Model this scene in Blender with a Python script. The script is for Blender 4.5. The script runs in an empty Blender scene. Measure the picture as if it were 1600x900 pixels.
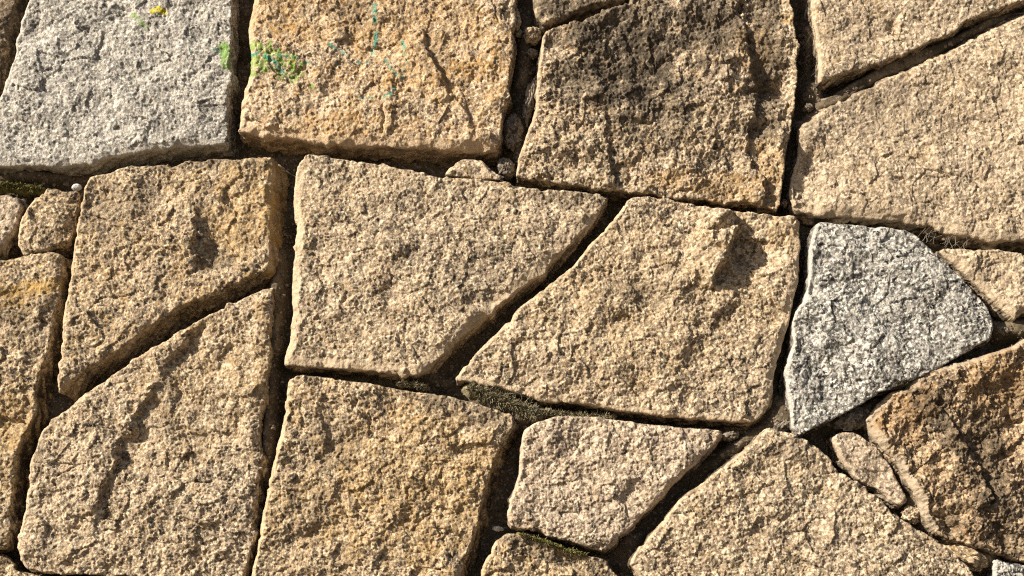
import bpy, math, random
import numpy as np
from mathutils import Vector, Matrix

# ------------------------------------------------------------------ camera, light, exposure
scene = bpy.context.scene
COL = scene.collection
R = math.radians
PITCH, DIST, LENS = R(14), 1.75, 41.0
cam_d = bpy.data.cameras.new('camera')
cam_d.lens, cam_d.sensor_width, cam_d.clip_end, cam_d.clip_start = LENS, 36.0, 200, 0.05
cam = bpy.data.objects.new('camera', cam_d)
COL.objects.link(cam)
CAM = Vector((0.06, -DIST * math.cos(PITCH), -DIST * math.sin(PITCH)))
cam.location = CAM
YAW = math.atan2(CAM.x, -CAM.y)
cam.rotation_euler = (R(90) + PITCH, 0, YAW)
scene.camera = cam
cam_d.dof.use_dof = True
cam_d.dof.focus_distance = 1.74
cam_d.dof.aperture_fstop = 11

SUN = Vector((-0.72, -0.47, 0.49)).normalized()      # towards the sun: from the upper left, grazing the wall
elev = math.asin(SUN.z)
world = bpy.data.worlds.new('World')
scene.world = world
world.use_nodes = True
wn = world.node_tree.nodes
bg = wn['Background']
sky = wn.new('ShaderNodeTexSky')
sky.sky_type = 'NISHITA'
sky.sun_disc = False
sky.air_density, sky.dust_density = 0.75, 1.5
sky.sun_elevation = elev
sky.sun_rotation = math.atan2(SUN.x, SUN.y)
world.node_tree.links.new(sky.outputs[0], bg.inputs[0])
bg.inputs[1].default_value = 0.05
sd = bpy.data.lights.new('sun', 'SUN')
sd.energy, sd.angle, sd.color = 5.0, R(0.5), (1.0, 0.92, 0.80)
sun = bpy.data.objects.new('sun', sd)
sun.rotation_euler = SUN.to_track_quat('Z', 'Y').to_euler()
COL.objects.link(sun)
vs = scene.view_settings
vs.view_transform, vs.look, vs.gamma, vs.exposure, vs.use_curve_mapping = 'Standard', 'None', 1, 0.7, False
scene.cycles.use_denoising = False
scene.cycles.pixel_filter_type = 'BLACKMAN_HARRIS'
scene.cycles.filter_width = 1.15
scene.cycles.max_bounces = 4
scene.cycles.diffuse_bounces = 2

# ------------------------------------------------------------------ from traced outline to metres on the wall
S = DIST * 36.0 / LENS / 1600.0                          # one unit of the tracing, in metres (about a millimetre)
RM = cam.rotation_euler.to_matrix()
RMn = np.array([list(r) for r in RM])
Cn = np.array(CAM)


def plane(px, py, h):
    """the point of the wall's upright plane that lies h tracing units proud of its mean face"""
    px = np.asarray(px, float); py = np.asarray(py, float)
    d = np.stack([(px - 800) / 1600 * 36.0, (450 - py) / 1600 * 36.0, np.full(px.shape, -LENS)], -1) @ RMn.T
    t = (-h * S - Cn[1]) / d[..., 1]
    return Cn + d * t[..., None]


# ------------------------------------------------------------------ noise
def _h(ix, iy, seed):
    a = (ix.astype(np.int64) * 374761393 + iy.astype(np.int64) * 668265263 + seed * 974634777) & 0xffffffff
    a = ((a ^ (a >> 13)) * 1274126177) & 0xffffffff
    a = ((a ^ (a >> 16)) * 2246822519) & 0xffffffff
    return a ^ (a >> 15)


def _hf(ix, iy, seed):
    return _h(ix, iy, seed) / 4294967295.0


def gnoise(x, y, seed):
    """gradient noise, about -1..1"""
    xi = np.floor(x); yi = np.floor(y); fx = x - xi; fy = y - yi
    u = fx * fx * fx * (fx * (fx * 6 - 15) + 10); v = fy * fy * fy * (fy * (fy * 6 - 15) + 10)
    r = []
    for dy in (0, 1):
        for dx in (0, 1):
            a = _hf(xi + dx, yi + dy, seed) * 2 * math.pi
            r.append(np.cos(a) * (fx - dx) + np.sin(a) * (fy - dy))
    return 1.5 * ((r[0] * (1 - u) + r[1] * u) * (1 - v) + (r[2] * (1 - u) + r[3] * u) * v)


def fbm(x, y, seed, octv=4, gain=0.5):
    s = 0; a = 1
    for k in range(octv):
        s = s + a * gnoise(x * 2 ** k + 17.3 * k, y * 2 ** k - 9.1 * k, seed + k); a *= gain
    return s


def chips(x, y, seed, tilt=0.7):
    """broken, faceted grains: each cell its own height and its own tilted plane, about -1..1"""
    xi = np.floor(x); yi = np.floor(y)
    best = np.full(x.shape, 9.0); out = np.zeros(x.shape)
    for dy in (-1, 0, 1):
        for dx in (-1, 0, 1):
            cx = xi + dx; cy = yi + dy
            px = cx + _hf(cx, cy, seed); py = cy + _hf(cx, cy, seed + 1)
            ex = x - px; ey = y - py
            d = ex * ex + ey * ey
            v = (_hf(cx, cy, seed + 2) - .5) + tilt * ((_hf(cx, cy, seed + 3) - .5) * ex + (_hf(cx, cy, seed + 4) - .5) * ey) * 2
            m = d < best
            out = np.where(m, v, out); best = np.where(m, d, best)
    return out


def domes(x, y, seed):
    xi = np.floor(x); yi = np.floor(y); best = np.full(x.shape, 9.0)
    for dy in (-1, 0, 1):
        for dx in (-1, 0, 1):
            cx = xi + dx; cy = yi + dy
            ex = x - cx - _hf(cx, cy, seed); ey = y - cy - _hf(cx, cy, seed + 1)
            best = np.minimum(best, ex * ex + ey * ey)
    return 1 - np.sqrt(best)


def smooth(a, b, x):
    t = np.clip((x - a) / (b - a), 0, 1)
    return t * t * (3 - 2 * t)


def poly_dist(X, Y, pts, closed):
    """distance to a polyline, the nearest point and the nearest segment's number"""
    P = np.array(pts, float)
    A = P if closed else P[:-1]
    B = np.roll(P, -1, 0) if closed else P[1:]
    D = B - A; L2 = (D ** 2).sum(1) + 1e-9
    n = X.size; x = X.ravel(); y = Y.ravel()
    dist = np.empty(n); nx = np.empty(n); ny = np.empty(n); seg = np.empty(n, int); tt = np.empty(n)
    st = max(1, int(4e6 // len(A)))
    for i in range(0, n, st):
        xs = x[i:i + st, None]; ys = y[i:i + st, None]
        t = np.clip(((xs - A[:, 0]) * D[:, 0] + (ys - A[:, 1]) * D[:, 1]) / L2, 0, 1)
        qx = A[:, 0] + t * D[:, 0]; qy = A[:, 1] + t * D[:, 1]
        d2 = (xs - qx) ** 2 + (ys - qy) ** 2
        k = d2.argmin(1); r = np.arange(len(k))
        dist[i:i + st] = np.sqrt(d2[r, k]); nx[i:i + st] = qx[r, k]; ny[i:i + st] = qy[r, k]; seg[i:i + st] = k; tt[i:i + st] = t[r, k]
    sh = X.shape
    return dist.reshape(sh), nx.reshape(sh), ny.reshape(sh), seg.reshape(sh), tt.reshape(sh), A, D


def inside(X, Y, pts):
    P = np.array(pts, float); x = X.ravel(); y = Y.ravel()
    c = np.zeros(x.size, bool)
    Q = np.roll(P, -1, 0)
    for (ax, ay), (bx, by) in zip(P, Q):
        if ay == by: continue
        m = (y < ay) != (y < by)
        c ^= m & (x < (bx - ax) * (y - ay) / (by - ay) + ax)
    return c.reshape(X.shape)


def rough_outline(pts, seed, amp=1.0, step=3.5):
    P = np.array(pts, float); out = []
    for a, b in zip(P, np.roll(P, -1, 0)):
        L = np.hypot(*(b - a)); k = max(1, int(round(L / step)))
        for i in range(k):
            out.append(a + (b - a) * i / k)
    P = np.array(out)
    P = (np.roll(P, 1, 0) + 2 * P + np.roll(P, -1, 0)) / 4
    T = np.roll(P, -1, 0) - np.roll(P, 1, 0)
    N = np.stack([T[:, 1], -T[:, 0]], 1); N /= np.hypot(N[:, 0], N[:, 1])[:, None] + 1e-9
    n = 2.6 * gnoise(P[:, 0] / 38, P[:, 1] / 38, seed) + 1.7 * gnoise(P[:, 0] / 15, P[:, 1] / 15, seed + 5) + 1.0 * gnoise(P[:, 0] / 6.5, P[:, 1] / 6.5, seed + 9)
    n = n * .75 - 2.2 * smooth(.4, .7, gnoise(P[:, 0] / 13, P[:, 1] / 13, seed + 13)) - 5 * smooth(.45, .75, gnoise(P[:, 0] / 34, P[:, 1] / 34, seed + 14)) + .6
    P = P + N * (n * amp)[:, None]
    area = 0.5 * np.sum(P[:, 0] * np.roll(P[:, 1], -1) - np.roll(P[:, 0], -1) * P[:, 1])
    return P, N * (1 if area > 0 else -1)


# ------------------------------------------------------------------ relief features, all in tracing units
def features(X, Y, feats, seed):
    H = np.zeros(X.shape)
    if not feats: return H
    wx = X + 10 * gnoise(X / 44, Y / 44, seed + 74) + 6 * gnoise(X / 22, Y / 22, seed + 70) + 3.5 * gnoise(X / 9, Y / 9, seed + 71)
    wy = Y + 10 * gnoise(X / 44, Y / 44, seed + 75) + 6 * gnoise(X / 22, Y / 22, seed + 72) + 3.5 * gnoise(X / 9, Y / 9, seed + 73)
    for f in feats:
        if f[0] == 'b':                                   # swelling or hollow
            _, x, y, rx, ry, deg, h = f
            c, s = math.cos(R(deg)), math.sin(R(deg))
            u = ((wx - x) * c + (wy - y) * s) / rx; v = (-(wx - x) * s + (wy - y) * c) / ry
            H += h * np.exp(-(u * u + v * v))
        elif f[0] == 's':                                 # broken step: high on the left of its course, low on the right
            _, pts, drop, wid, Ll, Lr = f
            d, qx, qy, seg, t, A, D = poly_dist(wx, wy, pts, False)
            cr = D[seg][..., 0] * (wy - qy) - D[seg][..., 1] * (wx - qx)
            s = -np.sign(cr) * d
            dx, dy = D[seg][..., 0], D[seg][..., 1]
            al = np.abs((wx - qx) * dx + (wy - qy) * dy) / (np.hypot(dx, dy) + 1e-9)
            env = np.exp(-(al / 14) ** 2)
            n = len(pts) - 1
            pos = (seg + t) / n
            env = env * np.clip(np.minimum(pos, 1 - pos) * 6 + .12, 0, 1)
            env = env * (.75 + .7 * gnoise(qx / 24, qy / 24, seed + 77))
            s = s + 3 * chips(X / 13, Y / 13, seed + 78)
            k = smooth(-wid, wid, s)
            H += env * drop * ((1 - k) * .55 * np.exp(-np.abs(s) / Ll) - k * .45 * np.exp(-np.abs(s) / Lr))
        elif f[0] == 'c':                                 # crack
            _, pts, dep, wid = f
            d = poly_dist(wx, wy, pts, False)[0]
            H -= dep * np.exp(-(d / wid) ** 2)
        elif f[0] == 'k':                                 # whole side cut lower beyond a course
            _, pts, drop, wid = f
            d, qx, qy, seg, t, A, D = poly_dist(wx, wy, pts, False)
            cr = D[seg][..., 0] * (wy - qy) - D[seg][..., 1] * (wx - qx)
            H -= drop * smooth(-wid, wid, -np.sign(cr) * d)
    return H


def masks(X, Y, spots, seed):
    """share of dark crust, iron stain and pale dressed band on the surface: deposits, though some dark spots are shade painted into the colour"""
    M = np.zeros(X.shape + (4,)); M[..., 3] = 1
    if spots:
        for ch, x, y, rx, ry, deg, a in spots:
            c, s = math.cos(R(deg)), math.sin(R(deg))
            u = ((X - x) * c + (Y - y) * s) / rx; v = (-(X - x) * s + (Y - y) * c) / ry
            r = u * u + v * v + .8 * fbm(X / 36, Y / 36, seed + 31 * ch, 5, .65)
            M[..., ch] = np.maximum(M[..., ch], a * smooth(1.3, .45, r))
    return M


def strokes(X, Y, seed, lst):
    M = np.zeros(X.shape + (4,)); M[..., 3] = 1
    br = fbm(X / 7, Y / 7, seed + 200, 3, .6)
    for ch, pts, w, cover in lst:
        d = poly_dist(X, Y, pts, False)[0] + 1.3 * gnoise(X / 4, Y / 4, seed + 201)
        M[..., ch] = np.maximum(M[..., ch], smooth(w + 1.1, w - .5, d) * smooth(-.12 - cover, .15 - cover, br))
    return M


# ------------------------------------------------------------------ meshes
def link(name, V, F, mat, org, parent=None, attrs=None, smoothf=True):
    me = bpy.data.meshes.new(name)
    V = np.asarray(V, np.float32) - np.array(org, np.float32)
    me.vertices.add(len(V)); me.vertices.foreach_set('co', V.ravel())
    F = np.asarray(F, np.int32); k = F.shape[1]
    me.loops.add(F.size); me.loops.foreach_set('vertex_index', F.ravel())
    me.polygons.add(len(F))
    me.polygons.foreach_set('loop_start', np.arange(len(F), dtype=np.int32) * k)
    me.polygons.foreach_set('loop_total', np.full(len(F), k, np.int32))
    me.polygons.foreach_set('use_smooth', np.full(len(F), smoothf, bool))
    for an, av in (attrs or {}).items():
        at = me.attributes.new(an, 'FLOAT_COLOR', 'POINT')
        at.data.foreach_set('color', np.asarray(av, np.float32).ravel())
    me.update(calc_edges=True)
    me.materials.append(mat)
    o = bpy.data.objects.new(name, me)
    COL.objects.link(o)
    if parent: o.parent = parent
    else: o.location = Vector([float(v) for v in org])
    return o


def tag(o, label, cat, group=None, kind=None):
    if label: o['label'] = label
    if cat: o['category'] = cat
    if group: o['group'] = group
    if kind: o['kind'] = kind
    return o


OUTLINES = []


def block(name, pts, mat, seed, base=0., tilt=(0, 0), g=1.15, amp=1.0, rough=1.0, big=1.0, depth=72, draft=None, edge=3.2,
          dress=None, feats=None, spots=None, paint=None, coarse=False, soil=1.0):  # soil: earth on the side faces plus painted joint shade
    """one hewn stone: a closed body with a rough face following its traced outline, worn arrises and irregular sides.
    dress: {side: (width, drop)} smooth chiselled margins; draft: {side: lean} how far a side leans out with depth"""
    P, N = rough_outline(pts, seed, amp)
    OUTLINES.append(P[::3])
    lo = P.min(0) - 2; hi = P.max(0) + 2
    xs = np.arange(lo[0], hi[0] + g, g); ys = np.arange(lo[1], hi[1] + g, g)
    X, Y = np.meshgrid(xs, ys)
    ins = inside(X, Y, P)
    idx = -np.ones(X.shape, int)
    q = ins[:-1, :-1] & ins[1:, :-1] & ins[:-1, 1:] & ins[1:, 1:]
    used = np.zeros(X.shape, bool)
    used[:-1, :-1] |= q; used[1:, :-1] |= q; used[:-1, 1:] |= q; used[1:, 1:] |= q
    idx[used] = np.arange(used.sum())
    x = X[used]; y = Y[used]
    d, qx, qy, seg, t, _, _ = poly_dist(x, y, P, True)
    F = np.stack([idx[:-1, :-1][q], idx[1:, :-1][q], idx[1:, 1:][q], idx[:-1, 1:][q]], 1)   # faces look along -Y in the world
    E = np.concatenate([F[:, [0, 1]], F[:, [1, 2]], F[:, [2, 3]], F[:, [3, 0]]])
    key = np.minimum(E[:, 0], E[:, 1]).astype(np.int64) * len(x) + np.maximum(E[:, 0], E[:, 1])
    _, inv, cnt = np.unique(key, return_inverse=True, return_counts=True)
    BE = E[cnt[inv] == 1]
    bv = np.unique(BE)
    x[bv] = qx[bv]; y[bv] = qy[bv]; d[bv] = 0
    nx, ny = N[seg, 0], N[seg, 1]                         # outward, y runs down
    side = {'R': np.clip(nx, 0, 1), 'L': np.clip(-nx, 0, 1), 'B': np.clip(ny, 0, 1), 'T': np.clip(-ny, 0, 1)}
    # face relief
    wob = .75 + .4 * gnoise(x / 21, y / 21, seed + 3) + 1.7 * smooth(.15, .6, gnoise(x / 17, y / 17, seed + 7))
    er = edge * .7 * wob
    k = np.clip(1 - d / er, 0, 1)
    h = -er * .75 * (1 - np.sqrt(np.clip(1 - k * k, 0, 1)))
    dr = np.zeros(x.shape)
    dress = {'L': (4, 1.3), **(dress or {})}  # every left margin goes pale: a sunlit edge put into colour and shape
    for sd_, (w, drop) in dress.items():
        ww = w * (1 + .3 * gnoise(x / 33, y / 33, seed + 4) + .12 * gnoise(x / 8, y / 8, seed + 6))
        s = smooth(.45, .85, side[sd_])
        m = s * smooth(ww * 1.12, ww * .9, d)
        h -= drop * s * np.clip(1 - d / ww, 0, 1)
        h -= m * .8
        dr = np.maximum(dr, m)
    ax, ay = x + 5 * gnoise(x / 30, y / 30, seed + 40), y + 5 * gnoise(x / 30, y / 30, seed + 41)
    bx, by = x + 2.2 * gnoise(x / 8, y / 8, seed + 42), y + 2.2 * gnoise(x / 8, y / 8, seed + 43)
    calm = 1 - .5 * dr
    gs = .78 + .5 * float(_hf(np.array([seed]), np.array([7]), 3)[0])
    fall = .35 + .65 * smooth(0, 14, d)
    spall = smooth(.12, .3, gnoise(x / 30, y / 30, seed + 15) - .03 * (d - 3))
    h -= 3.2 * spall * smooth(.0, 1., 1 - d / 16)
    rel = big * (2.2 * chips(ax / 75 + .4 * gnoise(x / 50, y / 50, seed + 44), ay / 75, seed + 49, 1.0) * fall)
    rel += big * (7.0 * gnoise(ax / 120, ay / 120, seed + 50) + 5.5 * gnoise(ax / 58, ay / 58, seed + 51)) * fall
    rel += calm * rough * fall * (2.5 * gnoise(bx / 27, by / 27, seed + 52) + 2.5 * chips(ax / 34 * gs, ay / 30 * gs, seed + 53, 1.1))
    rel += calm * rough * (1.15 * gnoise(bx / 14, by / 14, seed + 54) + .95 * chips(bx / 12 * gs, by / 12 * gs, seed + 55, .9)
                           + 1.3 * chips(bx / 7.0 * gs, by / 6.2 * gs, seed + 60, 1.0) + 0.75 * gnoise(x / 4.6, y / 4.4, seed + 65) + .9 * chips(x / 3.4, y / 3.4, seed + 66, .6))
    pits = .55 * smooth(.66, .9, gnoise(x / 6.5, y / 6.5, seed + 67) + .35 * gnoise(x / 40, y / 40, seed + 68))
    rel -= calm * rough * 2.2 * pits
    rel += features(x, y, feats, seed) * smooth(-2, 10, d) 
    cx, cy = P.mean(0)
    h = h + rel + (x - cx) * tilt[0] + (y - cy) * tilt[1]
    W = plane(x, y, base) + np.stack([0 * h, -h * S, 0 * h], -1)
    M = masks(x, y, spots, seed); M[:, 2] = np.maximum(M[:, 2], dr)
    Pt = strokes(x, y, seed, paint) if paint else None
    # sides
    df = {'L': .04, 'R': .07, 'T': .03, 'B': .06}; df.update(draft or {})
    lean = sum(side[s][bv] ** 2 * v for s, v in df.items())
    nb = len(bv); m = -np.ones(len(x), int); m[bv] = np.arange(nb)
    nr = 34 if not coarse else 8
    rings = [W]; RM_ = [M]; base_i = len(x)
    zx = plane(x[bv] + 1, y[bv], base) - plane(x[bv], y[bv], base); zy = plane(x[bv], y[bv] + 1, base) - plane(x[bv], y[bv], base)
    out3 = zx * nx[bv][:, None] + zy * ny[bv][:, None]
    bxx, byy = x[bv], y[bv]; deep = (depth + h[bv] + base)
    FF = [F]
    prev = bv
    a, b = m[BE[:, 0]], m[BE[:, 1]]
    for r in range(1, nr + 1):
        tt = (r / nr) ** 1.25
        dep = deep * tt
        n1 = 4.2 * gnoise(bxx / 26 + dep / 21, byy / 26 - dep / 23, seed + 84) + 3.0 * chips(bxx / 17 + dep / 12, byy / 17 - dep / 11, seed + 85, .9) + 2.2 * gnoise(bxx / 22 + dep / 17, byy / 22 - dep / 19, seed + 80) + 1.5 * chips(bxx / 9 + dep / 8, byy / 9 - dep / 7, seed + 81, .8) + 1.1 * gnoise(bxx / 4 + dep / 3.5, byy / 4 - dep / 4, seed + 82)
        off = lean * dep + n1 * min(1, tt * 5) * .9 - 1.0 * min(1, tt * 3)
        q3 = W[bv] + out3 * off[:, None]; q3[:, 1] += dep * S
        rings.append(q3)
        mm = M[bv].copy(); mm[:, 2] *= (1 - tt) ** 2
        mm[:, 0] = np.maximum(mm[:, 0], soil * smooth(-.6, .1, gnoise(bxx / 24 + dep / 20, byy / 24 - dep / 17, seed + 90) + .5 * gnoise(bxx / 8 + dep / 8, byy / 8 - dep / 6, seed + 91)) * min(1, tt * 8)); RM_.append(mm)  # patchy earth colour that also darkens the sides as painted joint shade
        cur = base_i + (r - 1) * nb + np.arange(nb)
        FF.append(np.stack([prev[b], prev[a], cur[a], cur[b]], 1))
        prev = cur
    V = np.concatenate(rings); F = np.concatenate(FF); M = np.concatenate(RM_)
    at = {'wear_shade': M}
    if Pt is not None:
        Z = np.concatenate([Pt] + [Pt[bv] * max(0, 1 - r / 6) for r in range(1, nr + 1)])
        at['paint'] = Z
    org = plane(np.array(cx), np.array(cy), base - depth)
    return link(name, V, F, mat, org, attrs=at)


# ------------------------------------------------------------------ materials
def nodes(name):
    m = bpy.data.materials.new(name); m.use_nodes = True
    nt = m.node_tree; return m, nt, nt.nodes['Principled BSDF']


class G:
    def __init__(s, nt): s.nt = nt
    def n(s, t, **k):
        o = s.nt.nodes.new('ShaderNode' + t)
        for a, v in k.items(): setattr(o, a, v)
        return o
    def l(s, a, b): s.nt.links.new(a, b)
    def noise(s, vec, scale, detail=3, rough=.55, dist=0.):
        o = s.n('TexNoise'); o.inputs['Scale'].default_value = scale; o.inputs['Detail'].default_value = detail
        o.inputs['Roughness'].default_value = rough; o.inputs['Distortion'].default_value = dist; s.l(vec, o.inputs['Vector']); return o.outputs['Fac']
    def vor(s, vec, scale, out='Color', rnd=1.):
        o = s.n('TexVoronoi'); o.inputs['Scale'].default_value = scale; o.inputs['Randomness'].default_value = rnd; s.l(vec, o.inputs['Vector']); return o.outputs[out]
    def ramp(s, v, stops):
        o = s.n('ValToRGB'); e = o.color_ramp.elements
        while len(e) < len(stops): e.new(.5)
        for i, (p, c) in enumerate(stops):
            e[i].position = p; e[i].color = (c if isinstance(c, tuple) else (c, c, c)) + (1,)
        s.l(v, o.inputs[0]); return o.outputs[0]
    def mix(s, f, a, b, mode='MIX'):
        o = s.n('Mix', data_type='RGBA', blend_type=mode, clamp_result=False)
        for i, v in ((0, f), (6, a), (7, b)):
            if hasattr(v, 'is_output'): s.l(v, o.inputs[i])
            else: o.inputs[i].default_value = v if i == 0 else (tuple(v) + (1,) if not isinstance(v, float) else (v, v, v, 1))
        return o.outputs[2]
    def math(s, op, a, b=0.):
        o = s.n('Math', operation=op)
        for i, v in ((0, a), (1, b)):
            if hasattr(v, 'is_output'): s.l(v, o.inputs[i])
            else: o.inputs[i].default_value = v
        return o.outputs[0]
    def sep(s, c):
        o = s.n('SeparateColor'); s.l(c, o.inputs[0]); return o.outputs


def stone_mat(name, light, mid, dark, iron=(.44, .28, .10), iron_amt=.45, speck=.35, spk=(.05, .045, .04), off=0., spk_scale=230, crust_shade=(.052, .039, .025), grime=.95, blot=.5, spk_lo=.52, rim=None, weather=.5):
    m, nt, bs = nodes(name); g = G(nt)
    tc = g.n('TexCoord').outputs['Object']
    mp = g.n('Mapping'); mp.inputs['Location'].default_value = (off, off * 1.7, -off); g.l(tc, mp.inputs[0]); v = mp.outputs[0]
    dz = g.n('TexNoise'); dz.inputs['Scale'].default_value = 90; dz.inputs['Detail'].default_value = 2; g.l(v, dz.inputs['Vector'])
    vm = g.n('VectorMath', operation='MULTIPLY_ADD'); g.l(dz.outputs['Color'], vm.inputs[0]); vm.inputs[1].default_value = (.008,) * 3; g.l(v, vm.inputs[2]); vd = vm.outputs[0]
    big = g.ramp(g.noise(v, 9, 5, .62), [(.38, 0.), (.64, 1.)])
    c = g.mix(big, light, mid)
    c = g.mix(g.math('MULTIPLY', g.ramp(g.noise(v, 34, 6, .65, .3), [(.46, 0.), (.68, 1.)]), blot), c, dark)
    c = g.mix(g.math('MULTIPLY', g.ramp(g.noise(v, 7.5, 5, .65), [(.44, 0.), (.6, 1.)]), weather), c, tuple(.5 * x + .5 * y for x, y in zip(dark, (.33, .27, .215))))
    # mineral grains
    gr = g.sep(g.vor(vd, 170))
    c = g.mix(g.math('MULTIPLY', gr[0], .35), c, tuple(min(1, x * 1.5 + .03) for x in light))
    c = g.mix(g.math('MULTIPLY', g.ramp(gr[1], [(.6, 0.), (.72, 1.)]), .5), c, dark)
    gr2 = g.sep(g.vor(vd, 380))
    c = g.mix(g.math('MULTIPLY', g.ramp(gr2[2], [(.6, 0.), (.75, 1.)]), .42), c, tuple(min(1, x * 1.6 + .05) for x in light))
    gd = g.sep(g.vor(vd, 250))
    reg = g.ramp(g.noise(v, 22, 5, .7), [(.36, .25), (.6, 1.)])
    c = g.mix(g.math('MULTIPLY', g.math('MULTIPLY', g.ramp(gd[0], [(.77, 0.), (.82, 1.)]), reg), .8), c, tuple(x * .42 for x in dark))
    c = g.mix(g.math('MULTIPLY', g.ramp(gd[1], [(.78, 0.), (.83, 1.)]), .7), c, tuple(min(.8, x * 1.5 + .07) for x in light))
    # iron-rich feldspar
    fe = g.math('MULTIPLY', g.ramp(g.noise(v, 26, 6, .7), [(.47, 0.), (.66, 1.)]), g.ramp(gr[2], [(.35, 0.), (.6, 1.)]))
    c = g.mix(g.math('MULTIPLY', fe, iron_amt), c, iron)
    # mica
    sp = g.math('MULTIPLY', g.ramp(g.noise(v, spk_scale, 3, .6, .4), [(spk_lo, 0.), (spk_lo + .06, 1.)]), g.ramp(g.noise(v, 40, 3, .6), [(.35, .25), (.6, 1.)]))
    c = g.mix(g.math('MULTIPLY', sp, speck), c, spk)
    gm = g.math('MULTIPLY', g.ramp(g.noise(v, 105, 7, .74, .5), [(.53, 0.), (.59, 1.)]), g.ramp(g.noise(v, 13, 4, .6), [(.40, .12), (.58, 1.)]))
    c = g.mix(g.math('MULTIPLY', gm, grime), c, (.055, .044, .032))
    w = g.n('Attribute', attribute_name='wear_shade'); ws = g.sep(w.outputs['Color'])
    brk = g.ramp(g.noise(v, 70, 6, .72), [(.3, .35), (.62, 1.)])
    c = g.mix(g.math('MULTIPLY', ws[2], .7), c, rim or tuple(min(.7, x * 1.12) for x in light))
    c = g.mix(g.math('MULTIPLY', g.math('MULTIPLY', ws[1], .9), g.ramp(g.noise(v, 48, 5, .7), [(.36, .15), (.6, 1.)])), c, iron)
    c = g.mix(g.math('MULTIPLY', ws[0], g.ramp(g.noise(v, 85, 6, .75), [(.36, .35), (.52, 1.)])), c, crust_shade)
    p = g.n('Attribute', attribute_name='paint'); ps = g.sep(p.outputs['Color'])
    pv = g.ramp(g.noise(v, 330, 3, .6), [(.3, .45), (.55, 1.)])
    c = g.mix(g.math('MULTIPLY', g.math('MULTIPLY', ps[0], pv), .85), c, (.17, .34, .04))
    c = g.mix(g.math('MULTIPLY', g.math('MULTIPLY', ps[1], pv), .8), c, (.03, .32, .24))
    c = g.mix(g.math('MULTIPLY', ps[2], pv), c, (.62, .50, .012))
    g.l(c, bs.inputs['Base Color'])
    bs.inputs['Roughness'].default_value = .86
    bs.inputs['Specular IOR Level'].default_value = .28
    b = g.n('Bump'); b.inputs['Strength'].default_value = .8; b.inputs['Distance'].default_value = .0018
    hh = g.math('ADD', g.noise(v, 420, 4, .65), g.math('MULTIPLY', gr2[0], .5))
    g.l(hh, b.inputs['Height']); g.l(b.outputs[0], bs.inputs['Normal'])
    return m


TAN = dict(light=(.535, .41, .27), mid=(.41, .295, .175), dark=(.17, .12, .072))
m_grey = stone_mat('grey_granite', (.485, .445, .375), (.39, .36, .305), (.19, .178, .15), grime=.5, iron_amt=.04, speck=.55, spk=(.09, .088, .085), off=1., blot=.3)
m_white = stone_mat('speckled_pale_granite', (.51, .475, .41), (.385, .36, .31), (.12, .115, .10), iron_amt=.03, speck=1., spk=(.022, .022, .024), off=2., spk_scale=165, spk_lo=.515, blot=.4)
m_orange = stone_mat('orange_granite', (.55, .41, .265), (.45, .31, .18), (.22, .15, .09), iron=(.52, .29, .075), iron_amt=.75, speck=.25, off=3.)
m_dark = stone_mat('weathered_granite', (.48, .37, .24), (.34, .245, .145), (.12, .088, .055), iron=(.44, .26, .085), iron_amt=.45, speck=.5, off=4.)
m_tan = stone_mat('tan_granite', **TAN, iron_amt=.3, speck=.45, off=5.)
m_tan2 = stone_mat('sandy_granite', weather=.4, grime=.4, light=(.50, .39, .262), mid=(.405, .305, .19), dark=(.21, .15, .092), iron_amt=.35, speck=.32, off=6., blot=.35)
m_yellow = stone_mat('yellow_granite', (.53, .395, .245), (.39, .27, .15), (.14, .098, .058), iron=(.46, .28, .08), iron_amt=.6, speck=.55, off=7.)
m_pink = stone_mat('pinkish_granite', (.52, .405, .285), (.415, .31, .21), (.20, .148, .10), iron_amt=.25, speck=.35, off=8., blot=.35)
m_brown = stone_mat('rusty_granite', (.42, .30, .175), (.29, .19, .10), (.09, .064, .038), iron=(.34, .19, .065), iron_amt=.4, speck=.6, off=9., rim=(.46, .375, .27))
m_pebble = stone_mat('pebble_stone', (.24, .20, .15), (.17, .135, .095), (.09, .07, .05), speck=.4, off=10.)
m_chip = stone_mat('white_quartz', (.66, .63, .57), (.55, .52, .46), (.40, .37, .32), iron_amt=.05, speck=.1, off=11.)


def mortar_mat():
    m, nt, bs = nodes('dark_mortar'); g = G(nt); v = g.n('TexCoord').outputs['Object']
    c = g.mix(g.ramp(g.noise(v, 14, 5, .6), [(.35, 0.), (.65, 1.)]), (.12, .09, .06), (.19, .145, .095))
    gr = g.sep(g.vor(v, 300))
    c = g.mix(g.math('MULTIPLY', gr[0], .5), c, (.06, .048, .034))
    c = g.mix(g.math('MULTIPLY', g.ramp(gr[1], [(.86, 0.), (.9, 1.)]), .6), c, (.36, .31, .24))
    w = g.sep(g.n('Attribute', attribute_name='wear_shade').outputs['Color'])
    c = g.mix(w[1], c, (.26, .20, .125))
    c = g.mix(w[0], c, (.05, .045, .022))
    g.l(c, bs.inputs['Base Color']); bs.inputs['Roughness'].default_value = .95; bs.inputs['Specular IOR Level'].default_value = .15
    b = g.n('Bump'); b.inputs['Strength'].default_value = 1.; b.inputs['Distance'].default_value = .002
    g.l(g.noise(v, 380, 4, .7), b.inputs['Height']); g.l(b.outputs[0], bs.inputs['Normal'])
    return m


def flat_mat(name, a, b_, scale, rough=.9, sub=0.):
    m, nt, bs = nodes(name); g = G(nt); v = g.n('TexCoord').outputs['Object']
    c = g.mix(g.ramp(g.noise(v, scale, 4, .6), [(.4, 0.), (.6, 1.)]), a, b_)
    g.l(c, bs.inputs['Base Color']); bs.inputs['Roughness'].default_value = rough; bs.inputs['Specular IOR Level'].default_value = .2
    return m


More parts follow.
